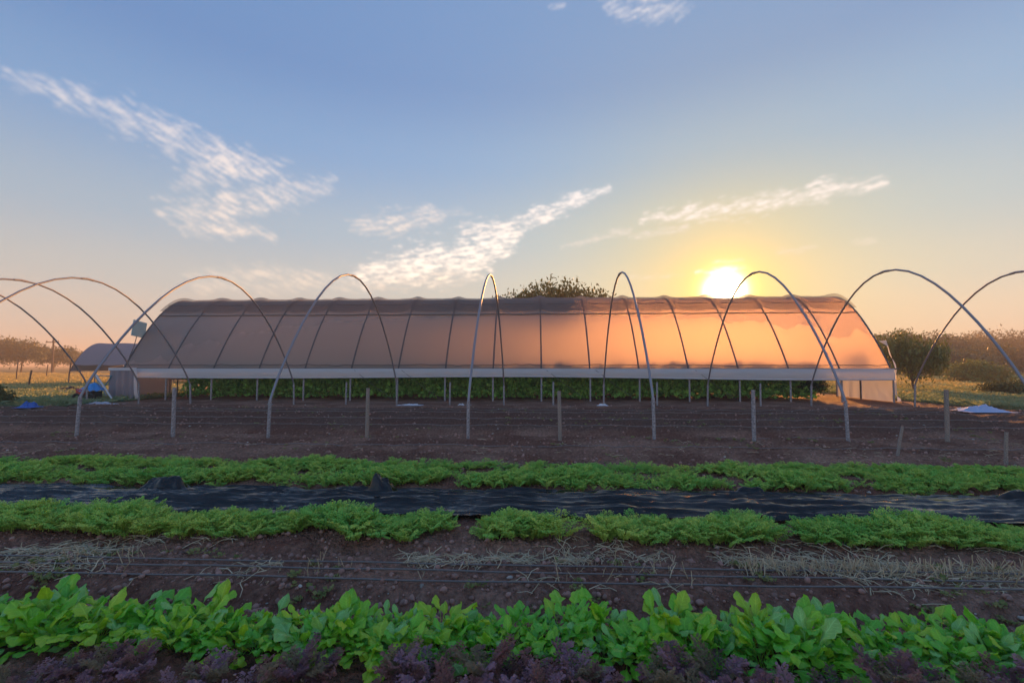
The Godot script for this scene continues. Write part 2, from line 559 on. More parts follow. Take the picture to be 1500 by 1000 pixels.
func bare_hoop(near_px: float, i: int) -> void:
	var a := on_land(at_depth(near_px, 8.0))
	var far_px := 799.0 + (near_px - 799.0) / 1.86
	var b := on_land(at_depth(far_px, 14.9))
	var names := ["bare steel hoop, first of the row past the grass verge", "bare steel hoop between the verge and the blue covered machine", "bare steel hoop, its foot beside the curtain of the covered tunnel",
		"bare steel hoop with bent shoulder before the dark end of the covered tunnel", "bare steel hoop before the dull left part of the covered tunnel", "narrow looking bare steel hoop left of the tree behind the ridge",
		"narrow looking bare steel hoop between ridge tree and low sun", "bare steel hoop rising across the low sun", "bare steel hoop framing the lit doorway end of the covered tunnel", "bare steel hoop standing clear of the tunnel before the hedge trees"]
	var t := thing("tunnel_hoop", names[i], "tunnel hoop", a, "bare hoops of the uncovered tunnel")
	var foot := b - a
	var r := RandomNumberGenerator.new()
	r.seed = 40 + i
	var lean := Vector3(0, 0, -0.04)
	var pts := arch_points(lean, foot + Vector3(0, 0, 0.05), 0.62 + r.randf() * 0.06, 3.52 + r.randf() * 0.06)
	put("arch", tube_mesh(pts, 0.023, 0.023, 10), M.steel, t)
	var mid := pts.size() / 2
	put("coupling", tube_mesh([pts[mid].lerp(pts[mid - 1], 0.4), pts[mid], pts[mid].lerp(pts[mid + 1], 0.4)], 0.029, 0.029, 10), M.post_steel, t)
	for e in [[Vector3.ZERO, pts[0]], [foot, pts[-1]]]:
		var top: Vector3 = e[1]
		var gp := put("ground_post", tube_mesh([e[0] + Vector3(0, -0.15, 0), top.lerp(e[0], 0.5), top + Vector3(0, 0.03, 0)], 0.029, 0.029, 10), M.post_steel, t)
		var st := begin()
		tube(st, [top + Vector3(-0.05, -0.05, 0), top + Vector3(0.05, -0.05, 0)], 0.008, 0.008, 6)
		put("bolt", done(st), M.steel, gp)

func build_greenhouse() -> void:
	var ZN := 16.6
	var WID := 6.4
	var XL := at_depth(178.0, ZN).x
	var XR := at_depth(1308.0, ZN).x
	var base := Vector3((XL + XR) / 2, 0, -ZN)
	var half := (XR - XL) / 2
	var t := thing("covered_tunnel", "long hooped growing tunnel under grey shade cloth with its side rolled up", "greenhouse", base)
	var n := 16
	var SH := 1.0
	var TALL := 4.17
	var prof := func(f: float, x: float, off: float) -> Vector3:      # f 0 near foot .. 1 far foot
		var k := 1.0 - absf(2.0 * f - 1.0)
		var sag := 0.0
		var cell := fposmod((x + half) / (2.0 * half) * n, 1.0)
		sag = 0.03 * sin(PI * cell) + 0.02 * n_soft.get_noise_2d(x * 6.0, f * 14.0)
		var y := SH + (TALL - SH) * pow(sin(PI * k / 2.0), 0.93)
		var nrm := Vector3(0, 0.6 + k, (1.0 - k) * (1.0 if f < 0.5 else -1.0)).normalized()
		return Vector3(x, y, -WID * f) + nrm * (off - sag * (0.3 + k * 0.7))
	for i in n + 1:
		var x := -half + 2.0 * half * i / n
		var pts := []
		for q in 33:
			var f := 0.5 - 0.5 * cos(PI * q / 32.0)
			var k := 1.0 - absf(2.0 * f - 1.0)
			pts.append(Vector3(x, SH + (TALL - SH) * pow(sin(PI * k / 2.0), 0.93), -WID * f))
		put("hoop", tube_mesh(pts, 0.03, 0.03, 8), M.dark_steel, t)
		for e in [0.0, -WID]:
			put("ground_post", tube_mesh([Vector3(x, -0.1, e), Vector3(x, 0.5, e), Vector3(x, SH + 0.05, e)], 0.034, 0.034, 8), M.post_steel, t)
	# the cover: one sheet of shade cloth, from hip to hip
	put("shade_cloth", sheet(260, 60, func(u: float, v: float) -> Vector3: return prof.call(lerpf(0.006, 0.994, v), lerpf(-half - 0.03, half + 0.03, u), 0.004)), M.shade, t)
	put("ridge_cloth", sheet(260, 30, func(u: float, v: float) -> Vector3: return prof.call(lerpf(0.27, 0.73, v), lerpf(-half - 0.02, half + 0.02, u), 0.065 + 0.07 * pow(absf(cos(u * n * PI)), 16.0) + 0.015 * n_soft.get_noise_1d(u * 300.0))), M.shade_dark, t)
	for f in [0.255, 0.745]:
		var pts := []
		for q in 60: pts.append(prof.call(f, lerpf(-half, half, q / 59.0), 0.03))
		put("purlin", tube_mesh(pts, 0.022, 0.022, 6), M.dark_steel, t)
	for f in [0.33, 0.67, 0.022]:
		var pts := []
		for q in 120:
			var x := lerpf(-half, half, q / 119.0)
			pts.append(prof.call(f + 0.004 * n_soft.get_noise_1d(x * 12.0), x, 0.075))
		put("rope", tube_mesh(pts, 0.012, 0.012, 5), M.rope, t)
	for e in [0.06, -WID - 0.06]:
		var pts := []
		for q in 40: pts.append(Vector3(lerpf(-half, half, q / 39.0), SH + 0.15 + 0.012 * sin(q * 1.3), e))
		put("hip_rail", tube_mesh(pts, 0.03, 0.03, 8), M.dark_steel, t)
	# rolled-up side plastic, hanging below the hip rail
	for side in [[0.10, 0.0, 1.0], [-WID - 0.10, 0.7, 1.0]]:
		var e: float = side[0]
		put("side_curtain", sheet(300, 8, func(u: float, v: float) -> Vector3:
			var x := lerpf(-half, half, u)
			var drop := 0.30 + 0.03 * sin(u * 9.0) + 0.05 * smoothstep(0.55, 1.0, u)
			return Vector3(x, SH + 0.17 - v * drop, e + (0.03 * sin(v * PI) + 0.012 * n_soft.get_noise_2d(x * 14.0, v * 20.0)) * signf(e))), M.white_plastic, t)
		var pts := []
		for q in 60:
			var u := q / 59.0
			pts.append(Vector3(lerpf(-half, half, u), SH + 0.16 - (0.30 + 0.03 * sin(u * 9.0) + 0.05 * smoothstep(0.55, 1.0, u)), e))
		put("roll_bar", tube_mesh(pts, 0.028, 0.028, 8), M.white_plastic, t)
	# end walls
	var wall := func(x: float, lo: float, f0: float, f1: float, hi: float) -> Callable:
		return func(u: float, v: float) -> Vector3:
			var f := lerpf(f0, f1, u)
			var k := 1.0 - absf(2.0 * f - 1.0)
			var top := minf(SH + (TALL - SH) * pow(sin(PI * k / 2.0), 0.93), hi)
			return Vector3(x + 0.03 * n_soft.get_noise_2d(u * 60.0, v * 12.0 + x) * (1.0 - v), lerpf(lo, maxf(top, lo + 0.01), v), -WID * f)
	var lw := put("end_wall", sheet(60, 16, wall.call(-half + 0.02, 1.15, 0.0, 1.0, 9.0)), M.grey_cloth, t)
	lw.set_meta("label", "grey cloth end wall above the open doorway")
	put("end_wall", sheet(16, 10, wall.call(-half + 0.05, 0.0, 0.54, 1.0, 1.16)), M.grey_cloth, t)
	put("end_wall", sheet(16, 10, wall.call(-half + 0.05, 0.0, 0.0, 0.37, 1.16)), M.grey_cloth, t)
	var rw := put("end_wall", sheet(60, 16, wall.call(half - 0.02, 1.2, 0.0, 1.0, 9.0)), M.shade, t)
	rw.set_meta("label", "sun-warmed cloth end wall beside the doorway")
	put("end_sheet", sheet(14, 14, wall.call(half - 0.04, 0.02, 0.0, 0.235, 1.22)), M.white_plastic, t)
	put("door_sheet", sheet(10, 18, func(u: float, v: float) -> Vector3: return Vector3(half - 0.07 + 0.025 * sin(u * 16.0 + v * 2.0) * (1.0 - v), 0.04 + v * 1.76, -WID * lerpf(0.245, 0.45, u))), M.white_plastic, t)
	for f in [0.24, 0.455]:
		put("door_post", tube_mesh([Vector3(half - 0.05, -0.1, -WID * f), Vector3(half - 0.05, 1.0, -WID * f), Vector3(half - 0.05, 1.9, -WID * f)], 0.03, 0.03, 8), M.dark_steel, t)
	put("end_rail", tube_mesh([Vector3(half, 1.17, 0.25), Vector3(half, 1.17, -WID * 0.5), Vector3(half, 1.17, -WID)], 0.022, 0.022, 8), M.dark_steel, t)
	# the loose flap of plastic that bellies out of the right end
	put("loose_flap", sheet(10, 26, func(u: float, v: float) -> Vector3:
		var y := 2.15 * v
		var out := 0.34 * exp(-pow((v - 0.55) * 3.6, 2.0)) + 0.16 * exp(-pow((v - 0.9) * 7.0, 2.0)) + 0.42 * exp(-pow(v * 9.0, 2.0))
		var z := -0.75 * maxf(0.0, v - 0.5) - 0.02
		return Vector3(half + 0.03 + u * out * (1.0 - smoothstep(0.93, 1.0, v)) + 0.02 * sin(v * 22.0) * u, y + 0.03, z + 0.12 * (1.0 - u) - 0.25 * u)), M.white_plastic, t)
	var vp := begin()
	box(vp, Vector3(-half - 0.03, 2.72, -0.72), Vector3(0.03, 0.62, 0.62), Basis.from_euler(Vector3(deg_to_rad(-8.0), 0, 0)))
	var vent := put("vent_panel", done(vp), mat(Color(0.34, 0.50, 0.50), 0.5), t)
	vent.set_meta("label", "pale teal vent panel standing out past the dark end arch")
	put("vent_strut", tube_mesh([Vector3(-half, 1.6, -0.3), Vector3(-half - 0.02, 2.0, -0.5), Vector3(-half - 0.02, 2.45, -0.62)], 0.015, 0.015, 6), M.dark_steel, t)
	# left doorway curtain, gathered, with a white hem strip down its edge
	put("door_curtain", sheet(40, 20, func(u: float, v: float) -> Vector3:
		var fl := 0.05 * sin(u * 24.0) * (1.0 - v * 0.5)
		return Vector3(-half - 0.30 + u * 0.95 * lerpf(1.12, 1.0, v), 0.03 + v * 1.12, 0.16 + fl + 0.05 * (1.0 - v))), M.grey_cloth, t)
	put("curtain_hem", sheet(6, 20, func(u: float, v: float) -> Vector3: return Vector3(-half + 0.66 + u * 0.13 + 0.12 * (1.0 - v), 0.03 + v * 1.13, 0.24 + 0.02 * sin(u * 6.0 + v * 5.0))), M.white_plastic, t)
	put("curtain_hem", sheet(30, 4, func(u: float, v: float) -> Vector3: return Vector3(-half - 0.3 + u * 1.1, 1.10 + v * 0.10, 0.235 + 0.015 * sin(u * 20.0))), M.white_plastic, t)
	# ties from rail to ground
	for i in [5, 6, 9, 10, 12]:
		var x: float = -half + 2.0 * half * (i + 0.1) / n
		put("guy_line", tube_mesh([Vector3(x, 1.12, 0.12), Vector3(x + 0.75, 0.55, 0.13), Vector3(x + 1.5, 0.02, 0.14)], 0.006, 0.006, 5), M.rope, t)
	# the crop inside: a solid bank of leaves seen through the open side
	var places := []
	var cols := []
	for k in 26000:
		var x := rng.randf_range(XL + 1.9, XR - 2.0)
		var row := [ -0.9, -2.3, -3.7, -5.2 ][k % 4] as float
		var tall := 1.25 + 0.2 * n_soft.get_noise_2d(x * 8.0, row * 10.0)
		var y := rng.randf_range(0.03, tall)
		var b := Basis.from_euler(Vector3(rng.randf_range(-0.9, 0.9), rng.randf() * TAU, rng.randf_range(-0.6, 0.6))).scaled(Vector3.ONE * rng.randf_range(0.7, 1.5))
		places.append(Transform3D(b, Vector3(x, y + land(x, -ZN + row), -ZN + row + rng.randfn() * 0.16)))
		var tone := rng.randf_range(0.6, 1.3)
		cols.append(Color(0.22 * tone, 0.46 * tone, 0.09 * tone))
	var crop := scatter("tunnel_crop", leaf_mesh(0.17, 0.13, 0.2, 0.3, 1.3, 0.1, 5), M.leaf_tint, places, cols)
	tag(crop, "dense dark green crop rows standing inside the covered tunnel", "crop", "", "stuff")

# ---------------------------------------------------------------- scene
func _ready() -> void:
	rng.seed = 11
	n_soft.seed = 4
	n_soft.frequency = 0.12
	n_soft.fractal_octaves = 3
	n_fine.seed = 8
	n_fine.frequency = 0.5
	n_fine.fractal_octaves = 4
	n_cloud.seed = 21
	n_cloud.frequency = 0.16
	n_cloud.fractal_octaves = 5

	# camera
	var cam := Camera3D.new()
	cam.name = "camera"
	cam.fov = rad_to_deg(2.0 * atan(500.0 / FOC))
	cam.far = 4000.0
	cam.position = EYE
	cam_basis = Basis.from_euler(Vector3(atan(35.0 / FOC), deg_to_rad(2.5), 0))
	cam.basis = cam_basis
	add_child(cam)
	sun_dir = dir_of(1062, 427)

	# sky, air, exposure
	var env := Environment.new()
	env.background_mode = Environment.BG_SKY
	var pano := PanoramaSkyMaterial.new()
	pano.panorama = ImageTexture.create_from_image(sky_image())
	env.sky = Sky.new()
	env.sky.sky_material = pano
	env.background_energy_multiplier = 0.80
	env.tonemap_mode = Environment.TONE_MAPPER_LINEAR
	env.tonemap_exposure = 2.6
	env.fog_enabled = true
	env.fog_density = 0.0028
	env.fog_light_color = Color(1.0, 0.93, 0.84)
	env.sdfgi_enabled = true
	env.ssao_enabled = true
	env.ssil_enabled = true
	var we := WorldEnvironment.new()
	we.name = "environment"
	we.environment = env
	add_child(we)
	var sun := DirectionalLight3D.new()
	sun.name = "sun"
	sun.light_energy = 1.6
	sun.light_color = Color(1.0, 0.67, 0.35)
	sun.light_angular_distance = 0.6
	sun.shadow_enabled = true
	sun.basis = Basis.looking_at(-sun_dir, Vector3.UP)
	add_child(sun)

	materials()
	build_land()
	build_greenhouse()
	build_hoops()
	build_background()
	build_beds()
	build_small_things()

func materials() -> void:
	M.bark = mat(Color(0.09, 0.07, 0.055), 0.95)
	M.steel = mat(Color(0.26, 0.26, 0.29), 0.5, 0.5)
	M.post_steel = textured(mat(Color(0.50, 0.49, 0.53), 0.65, 0.3), noise_tex(0.03, 0.55, 1.0, 256, 4, 31), null, 3.0, 0.0)
	M.dark_steel = mat(Color(0.12, 0.11, 0.11), 0.55, 0.5)
	M.rope = mat(Color(0.10, 0.09, 0.09), 0.9)
	M.wood_post = textured(mat(Color(0.50, 0.43, 0.38), 0.9), noise_tex(0.05, 0.5, 1.0, 256, 5, 33), noise_tex(0.06, 0, 1, 256, 4, 34), 5.0, 0.4)
	var cloth := func(c: Color, alpha: float, back: float) -> StandardMaterial3D:
		var m := mat(c, 0.9, 0, 0.2)
		m.albedo_color.a = alpha
		if alpha < 1.0: m.transparency = BaseMaterial3D.TRANSPARENCY_ALPHA
		m.backlight_enabled = back > 0
		m.backlight = Color(back, back, back).linear_to_srgb()
		return m
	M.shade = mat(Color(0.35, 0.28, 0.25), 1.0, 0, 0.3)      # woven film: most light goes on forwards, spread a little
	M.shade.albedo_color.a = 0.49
	M.shade.refraction_enabled = true
	M.shade.refraction_scale = 0.03
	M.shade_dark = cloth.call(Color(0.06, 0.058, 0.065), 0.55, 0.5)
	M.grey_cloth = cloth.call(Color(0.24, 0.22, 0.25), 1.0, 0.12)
	M.white_plastic = cloth.call(Color(0.60, 0.61, 0.64), 0.95, 0.5)
	M.black_plastic = mat(Color(0.007, 0.007, 0.008), 0.14, 0, 0.42)
	M.drip = mat(Color(0.15, 0.13, 0.125), 0.45, 0, 0.5)
	M.drip_pale = mat(Color(0.19, 0.16, 0.155), 0.6, 0, 0.5)
	M.leaf_tint = foliage(Color(1, 1, 1), 0.5)

func build_hoops() -> void:
	var i := 0
	for px in [-446.0, -305.0, -165.0, 116.0, 395.0, 686.0, 957.0, 1239.0, 1520.0, 1801.0]:
		bare_hoop(px, i)
		i += 1
	# posts without a hoop, midway, on both sides
	var k := 0
	for px in [257.0, 539.0, 820.0, 1102.0, 1383.0]:
		var a := on_land(at_depth(px, 8.0))
		var lean := Vector3([0.0, 0.01, -0.015, 0.0, 0.012][k], 0, 0.01)
		var where: String = ["before the dark end of the covered tunnel", "before the second dull bay of the covered tunnel", "below the tree behind the ridge", "below the low sun", "right of the lit doorway end, before the grass"][k]
		var o := put("short_post", tube_mesh([Vector3(0, -0.15, 0), lean * 0.5 + Vector3(0, 0.4, 0), lean + Vector3(0, 0.86, 0)], 0.034, 0.032, 9), M.wood_post if k in [1, 2, 4] else M.post_steel)
		o.position = a
		tag(o, "short weathered post without a hoop, " + where, "post", "posts without a hoop, near side")
		k += 1
	k = 0
	for px in [257.0, 539.0, 820.0, 1102.0, 1383.0]:
		var a := on_land(at_depth(799.0 + (px - 799.0) / 1.86, 14.9))
		var o := put("short_post", tube_mesh([Vector3(0, -0.15, 0), Vector3(0, 0.3, 0.005), Vector3(0.005, 0.74, 0)], 0.03, 0.03, 8), M.post_steel)
		o.position = a
		tag(o, "thin short post at the foot of the covered tunnel's open side", "post", "posts without a hoop, far side")
		k += 1
	# two leaning stakes nearer to the crop rows
	for s in [[1314.0, 668.0, 0.42, 0.10, "short stake leaning towards the right over bare soil"], [1474.0, 682.0, 0.42, 0.03, "short grey stake standing upright in bare soil by the far crop bed"]]:
		var o := put("stake", tube_mesh([Vector3(0, -0.1, 0), Vector3(s[3] * 0.5, s[2] * 0.5, 0), Vector3(s[3], s[2], 0)], 0.022, 0.02, 7), M.wood_post)
		o.position = on_land(on_ground(s[0], s[1]))
		tag(o, s[4], "stake")

func build_background() -> void:
	var misty := foliage(Color(0.11, 0.12, 0.06))
	var olive := foliage(Color(0.12, 0.13, 0.045))
	var bright := foliage(Color(0.20, 0.22, 0.06))
	# tree behind the ridge
	var p := at_depth(812, 27.0)
	tree("spreading_tree", "wispy green tree whose top shows above the tunnel ridge", p, high_at(412, 812, 27.0), 7.4, 4.3, 7000, 0.15, foliage(Color(0.10, 0.125, 0.04)), 3, "tree", "", 0.6, true)
	# left, in the mist
	var left := [[-60.0, 62.0, 487.0, 10.0], [30.0, 66.0, 502.0, 7.6], [78.0, 75.0, 514.0, 6.4], [-10.0, 80.0, 496.0, 9.0], [104.0, 95.0, 516.0, 8.0], [135.0, 110.0, 522.0, 9.0]]
	var said := ["broad misty tree, outermost beyond the yellow field", "round misty tree on short trunks beside the utility pole", "round misty tree right behind the utility pole", "pale misty tree behind the round ones beyond the field", "faint misty tree behind the hoop of the small tunnel", "faint far tree beyond the small tunnel's roof"]
	var k := 0
	for a in left:
		var at := at_depth(a[0], a[1])
		tree("field_tree", said[k], at, high_at(a[2], a[0], a[1]), a[3], 1.4, 5200, 0.28, misty, 60 + k, "tree", "misty trees beyond the field")
		k += 1
	# right: big bush by the tunnel end, shrubs, hedge trees
	tree("multi_stem_bush", "dark olive many-stemmed bush beside the tunnel's lit end", at_depth(1338, 23.5), high_at(490, 1338, 23.5), 3.7, 0.4, 6000, 0.12, foliage(Color(0.17, 0.19, 0.06)), 90, "bush", "", 2.0)
	tree("leafy_shrub", "sunlit yellow-green shrub standing alone in the right field", at_depth(1428, 34.0), high_at(533, 1428, 34.0), 3.9, 0.1, 7000, 0.13, bright, 91, "shrub")
	tree("leafy_shrub", "low dark shrub at the grass edge by the blue-white tarp", at_depth(1492, 20.5), high_at(562, 1492, 20.5), 2.6, 0.05, 5000, 0.09, olive, 92, "shrub")
	tree("leafy_shrub", "dull green shrub between the olive bush and the lone yellow-green shrub", at_depth(1375, 44.0), high_at(540, 1375, 44.0), 3.4, 0.1, 5000, 0.15, olive, 93, "shrub")
	tree("leafy_shrub", "dark weedy shrub on the grass verge past the first bare hoop", at_depth(-6, 13.5), 0.75, 1.0, 0.02, 2500, 0.06, olive, 94, "shrub")
	var hedge := [[1300.0, 62.0, 487.0, 7.0], [1345.0, 70.0, 489.0, 8.0], [1392.0, 66.0, 495.0, 7.0], [1425.0, 80.0, 488.0, 9.0], [1462.0, 105.0, 474.0, 13.0], [1490.0, 78.0, 488.0, 9.0], [1545.0, 85.0, 480.0, 11.0], [1268.0, 75.0, 492.0, 8.0],
		[1600.0, 74.0, 486.0, 9.0], [1440.0, 58.0, 512.0, 6.0], [1510.0, 56.0, 510.0, 7.0], [1405.0, 52.0, 520.0, 6.0], [1365.0, 110.0, 493.0, 11.0], [1660.0, 80.0, 482.0, 10.0], [1230.0, 85.0, 500.0, 9.0], [1320.0, 52.0, 515.0, 5.5]]
	k = 0
	for a in hedge:
		var o := tree("hedge_tree", "hazy olive tree in the belt along the right field", at_depth(a[0], a[1]), high_at(a[2], a[0], a[1]), a[3], 0.3, 6000, 0.26, misty if k % 3 else olive, 120 + k, "tree", "hazy tree belt along the right field")
		if k == 4: o.set_meta("label", "tall round pale tree rising above the hazy belt")
		k += 1
	# utility pole
	var up := thing("utility_pole", "thin wooden utility pole with crossarm above the misty trees", "utility pole", on_land(at_depth(76, 70.0)))
	var top := high_at(496, 76, 70.0)
	put("pole", tube_mesh([Vector3(0, -0.3, 0), Vector3(0, top * 0.5, 0), Vector3(0, top, 0)], 0.16, 0.11, 8), M.bark, up)
	var st := begin()
	box(st, Vector3(0, top - 0.75, 0.16), Vector3(2.2, 0.14, 0.12))
	var arm := put("crossarm", done(st), M.bark, up)
	for x in [-0.95, 0.0, 0.95]:
		put("insulator", tube_mesh([Vector3(x, top - 0.7, 0.16), Vector3(x, top - 0.55, 0.16), Vector3(x, top - 0.45, 0.16)], 0.06, 0.04, 6), M.bark, arm)
	# fence posts of the left field
	for a in [[24.0, 38.0, 1.9, "leaning"], [68.0, 46.0, 1.4, "thin"], [101.0, 33.0, 1.6, "slanted dark"], [43.0, 25.0, 1.0, "short dark"]]:
		var o := put("fence_post", tube_mesh([Vector3(0, -0.2, 0), Vector3(0.04, a[2] * 0.5, 0), Vector3(0.12, a[2], 0)], 0.045, 0.04, 7), M.bark)
		o.position = on_land(at_depth(a[0], a[1]))
		tag(o, a[3] + " fence post at the edge of the yellow field", "post", "fence posts by the left field")
	# meadow tufts
	var blade := begin()
	blade.set_smooth_group(-1)
	for q in 9:
		var a := q * 0.7
		var o := Vector3(cos(a), 0, sin(a)) * 0.05
		var tip := o * (3.0 + q % 3) + Vector3(0, 0.13 + 0.02 * (q % 4), 0)
		var w := Vector3(-sin(a), 0, cos(a)) * 0.012
		quad(blade, o - w, o.lerp(tip, 0.6) + Vector3(0, 0.05, 0) - w, tip, o + w)
	var places := []
	var cols := []
	for q in 42000:
		var dd := 12.6 + 50.0 * pow(rng.randf(), 1.8)
		var px := rng.randf_range(-250.0, 330.0) if q % 2 else rng.randf_range(1180.0, 1800.0)
		var g := at_depth(px, dd)
		if is_soil(g.x, dd) > 0.35: continue
		var s := rng.randf_range(0.5, 1.5) * (1.0 + dd * 0.012)
		places.append(Transform3D(Basis.from_euler(Vector3(0, rng.randf() * TAU, 0)).scaled(Vector3(s, s * rng.randf_range(0.3, 0.75), s)), on_land(g)))
		var c := Color(0.22, 0.29, 0.17).lerp(Color(0.58, 0.45, 0.18), clampf(smoothstep(20.0, 34.0, dd + rng.randfn() * 5.0) + rng.randf_range(-0.2, 0.25), 0, 1))
		cols.append(c)
	tag(scatter("meadow_grass", done(blade), M.leaf_tint, places, cols), "green and yellowing meadow grass around the growing plot", "grass", "", "stuff")

func build_beds() -> void:
	# --- front row: broad-leaved greens, one thing each, every leaf a part
	var shapes := []
	for k in 7:
		shapes.append(leaf_mesh(0.162 + 0.014 * (k % 3), 0.034 + 0.007 * (k % 4), 0.48 + 0.06 * (k % 3), 0.22 + 0.12 * (k % 3), 0.75 + 0.28 * (k % 4), 0.14 + 0.06 * (k % 3), 200 + k))
	var greens := []
	var veins := vein_texture()
	for c in [Color(0.30, 0.82, 0.065), Color(0.38, 0.86, 0.07), Color(0.22, 0.74, 0.08), Color(0.38, 0.82, 0.27), Color(0.52, 0.86, 0.065)]:
		var m := foliage(c, 0.75)
		m.roughness = 0.36
		m.albedo_texture = veins
		m.metallic_specular = 0.5
		greens.append(m)
	for row in [[2.0, 0.0], [2.13, 0.045]]:
		var x: float = -3.3 + row[1]
		while x < 3.2:
			var jx := x + rng.randf_range(-0.02, 0.02)
			var z: float = -row[0] + rng.randf_range(-0.03, 0.03)
			var t := thing("leafy_green", "bright green broad-leaved crop plant in the front row", "leafy plant", on_land(Vector3(jx, 0, z)), "leafy greens of the front row")
			var size := rng.randf_range(0.72, 1.16) * (0.98 + 0.30 * n_soft.get_noise_1d(x * 14.0))
			var count := rng.randi_range(25, 31)
			var tone := rng.randi_range(0, 4)
			for q in count:
				var m: Material = greens[tone if rng.randf() < 0.6 else rng.randi_range(0, 4)]
				var l := put("leaf", shapes[rng.randi_range(0, 6)], m, t)
				var s := size * rng.randf_range(0.55, 1.2)
				l.basis = Basis.from_euler(Vector3(rng.randf_range(-0.1, 0.95), TAU * q / count + rng.randf_range(-0.4, 0.4), rng.randf_range(-0.35, 0.35)), EULER_ORDER_YXZ).scaled(Vector3.ONE * s)
				l.position = Vector3(rng.randf_range(-0.015, 0.015), -0.01, rng.randf_range(-0.015, 0.015))
			x += 0.092
	# --- nearest row: frilly purple greens
	var frills := [frond_mesh(0.15, 9, 0.035, 0.016, 1, 0.02), frond_mesh(0.13, 8, 0.04, 0.018, 2, 0.03), frond_mesh(0.16, 10, 0.032, 0.017, 3, 0.02)]
	var purples := []
	for c in [Color(0.13, 0.05, 0.09), Color(0.24, 0.12, 0.18), Color(0.15, 0.11, 0.07), Color(0.19, 0.07, 0.08)]:
		purples.append(foliage(c, 0.4))
	for row in [1.64, 1.77]:
		var x := -2.9
		while x < 2.8:
			x += 0.105
			if rng.randf() < 0.28: continue
			var t := thing("frilly_purple_plant", "dark purple frilly-leaved crop plant in front of the green row", "leafy plant", on_land(Vector3(x + rng.randf_range(-0.02, 0.02), 0, -row + rng.randf_range(-0.03, 0.03))), "frilly purple greens of the nearest row")
			var size := rng.randf_range(0.6, 1.08)
			for q in 9:
				var l := put("leaf", frills[rng.randi_range(0, 2)], purples[rng.randi_range(0, 3)], t)
				l.basis = Basis.from_euler(Vector3(rng.randf_range(-0.05, 0.5), TAU * q / 9.0 + rng.randf_range(-0.4, 0.4), 0), EULER_ORDER_YXZ).scaled(Vector3.ONE * size * rng.randf_range(0.8, 1.15))
	# --- feathery rows
	var fronds := frond_mesh(0.17, 10, 0.055, 0.015, 9)
	var feather := func(called: String, label: String, x0: float, x1: float, d0: float, d1: float, per_m: int, size: float) -> void:
		var places := []
		var cols := []
		for q in int((x1 - x0) * per_m):
			var x := rng.randf_range(x0, x1)
			var edge := minf(x - x0, x1 - x)
			var d := lerpf(d0, d1, clampf(0.5 + rng.randfn() * 0.26, 0.0, 1.0))
			if n_soft.get_noise_2d(x * 10.0, d * 14.0) < -0.22: continue
			var lush := size * (0.88 + 0.65 * n_soft.get_noise_2d(x * 7.0, d * 6.0)) * clampf(0.6 + edge * 2.0, 0.6, 1.0)
			var yaw := rng.randf() * TAU
			for w in 3:
				var s := lush * rng.randf_range(0.7, 1.2)
				places.append(Transform3D(Basis.from_euler(Vector3(rng.randf_range(0.0, 0.6), yaw + w * 2.1, rng.randf_range(-0.3, 0.3)), EULER_ORDER_YXZ).scaled(Vector3.ONE * s), on_land(Vector3(x, 0, -d)) - Vector3(0, 0.01, 0)))
				var c := Color(0.22, 0.52, 0.10).lerp(Color(0.52, 0.64, 0.12), clampf(rng.randf() * 0.9 + 0.5 * n_soft.get_noise_2d(x * 4.0, d * 9.0), 0, 1))
				cols.append(c)
		tag(scatter(called, fronds, M.leaf_tint, places, cols), label, "crop row", "", "stuff")
	var gap0 := at_depth(662, 3.45).x
	var gap1 := at_depth(708, 3.45).x
	feather.call("feathery_crop", "feathery green crop row before the black plastic, ending at the gap", -7.0, gap0, 3.28, 3.62, 300, 0.95)
	feather.call("feathery_crop", "feathery green crop row before the black plastic, starting right of the gap", gap1, 6.6, 3.28, 3.62, 300, 0.92)
	feather.call("feathery_crop", "low feathery crop line directly behind the black plastic", -10.0, 9.5, 4.72, 5.15, 210, 0.72)
	feather.call("feathery_crop", "low feathery crop line on the far side of its bed, before bare soil", -10.5, 10.0, 5.3, 5.75, 190, 0.66)
	# --- black plastic strip
	var strip := put("plastic_mulch", sheet(900, 44, func(u: float, v: float) -> Vector3:
		var x := lerpf(-10.5, 10.0, u)
		var d := 3.86 + 0.78 * v + 0.05 * n_soft.get_noise_1d(x * 7.0)
		var fold := 1.0 - absf(n_soft.get_noise_2d(x * 2.2 + d * 5.0, d * 75.0)) * 2.6
		var fine := n_soft.get_noise_2d(x * 5.0 + d * 8.0, d * 170.0 + 30.0)
		var y := land(x, -d) * 0.3 + 0.03 + 0.05 * maxf(fold, 0.0) * (0.6 + 0.6 * n_soft.get_noise_1d(x * 9.0 + 70.0)) + 0.013 * fine
		return Vector3(x, y + 0.04 * bump(v, 0.3, 0.8, 0.2), -d)), M.black_plastic)
	tag(strip, "wrinkled black plastic film laid between two feathery crop rows", "plastic film")
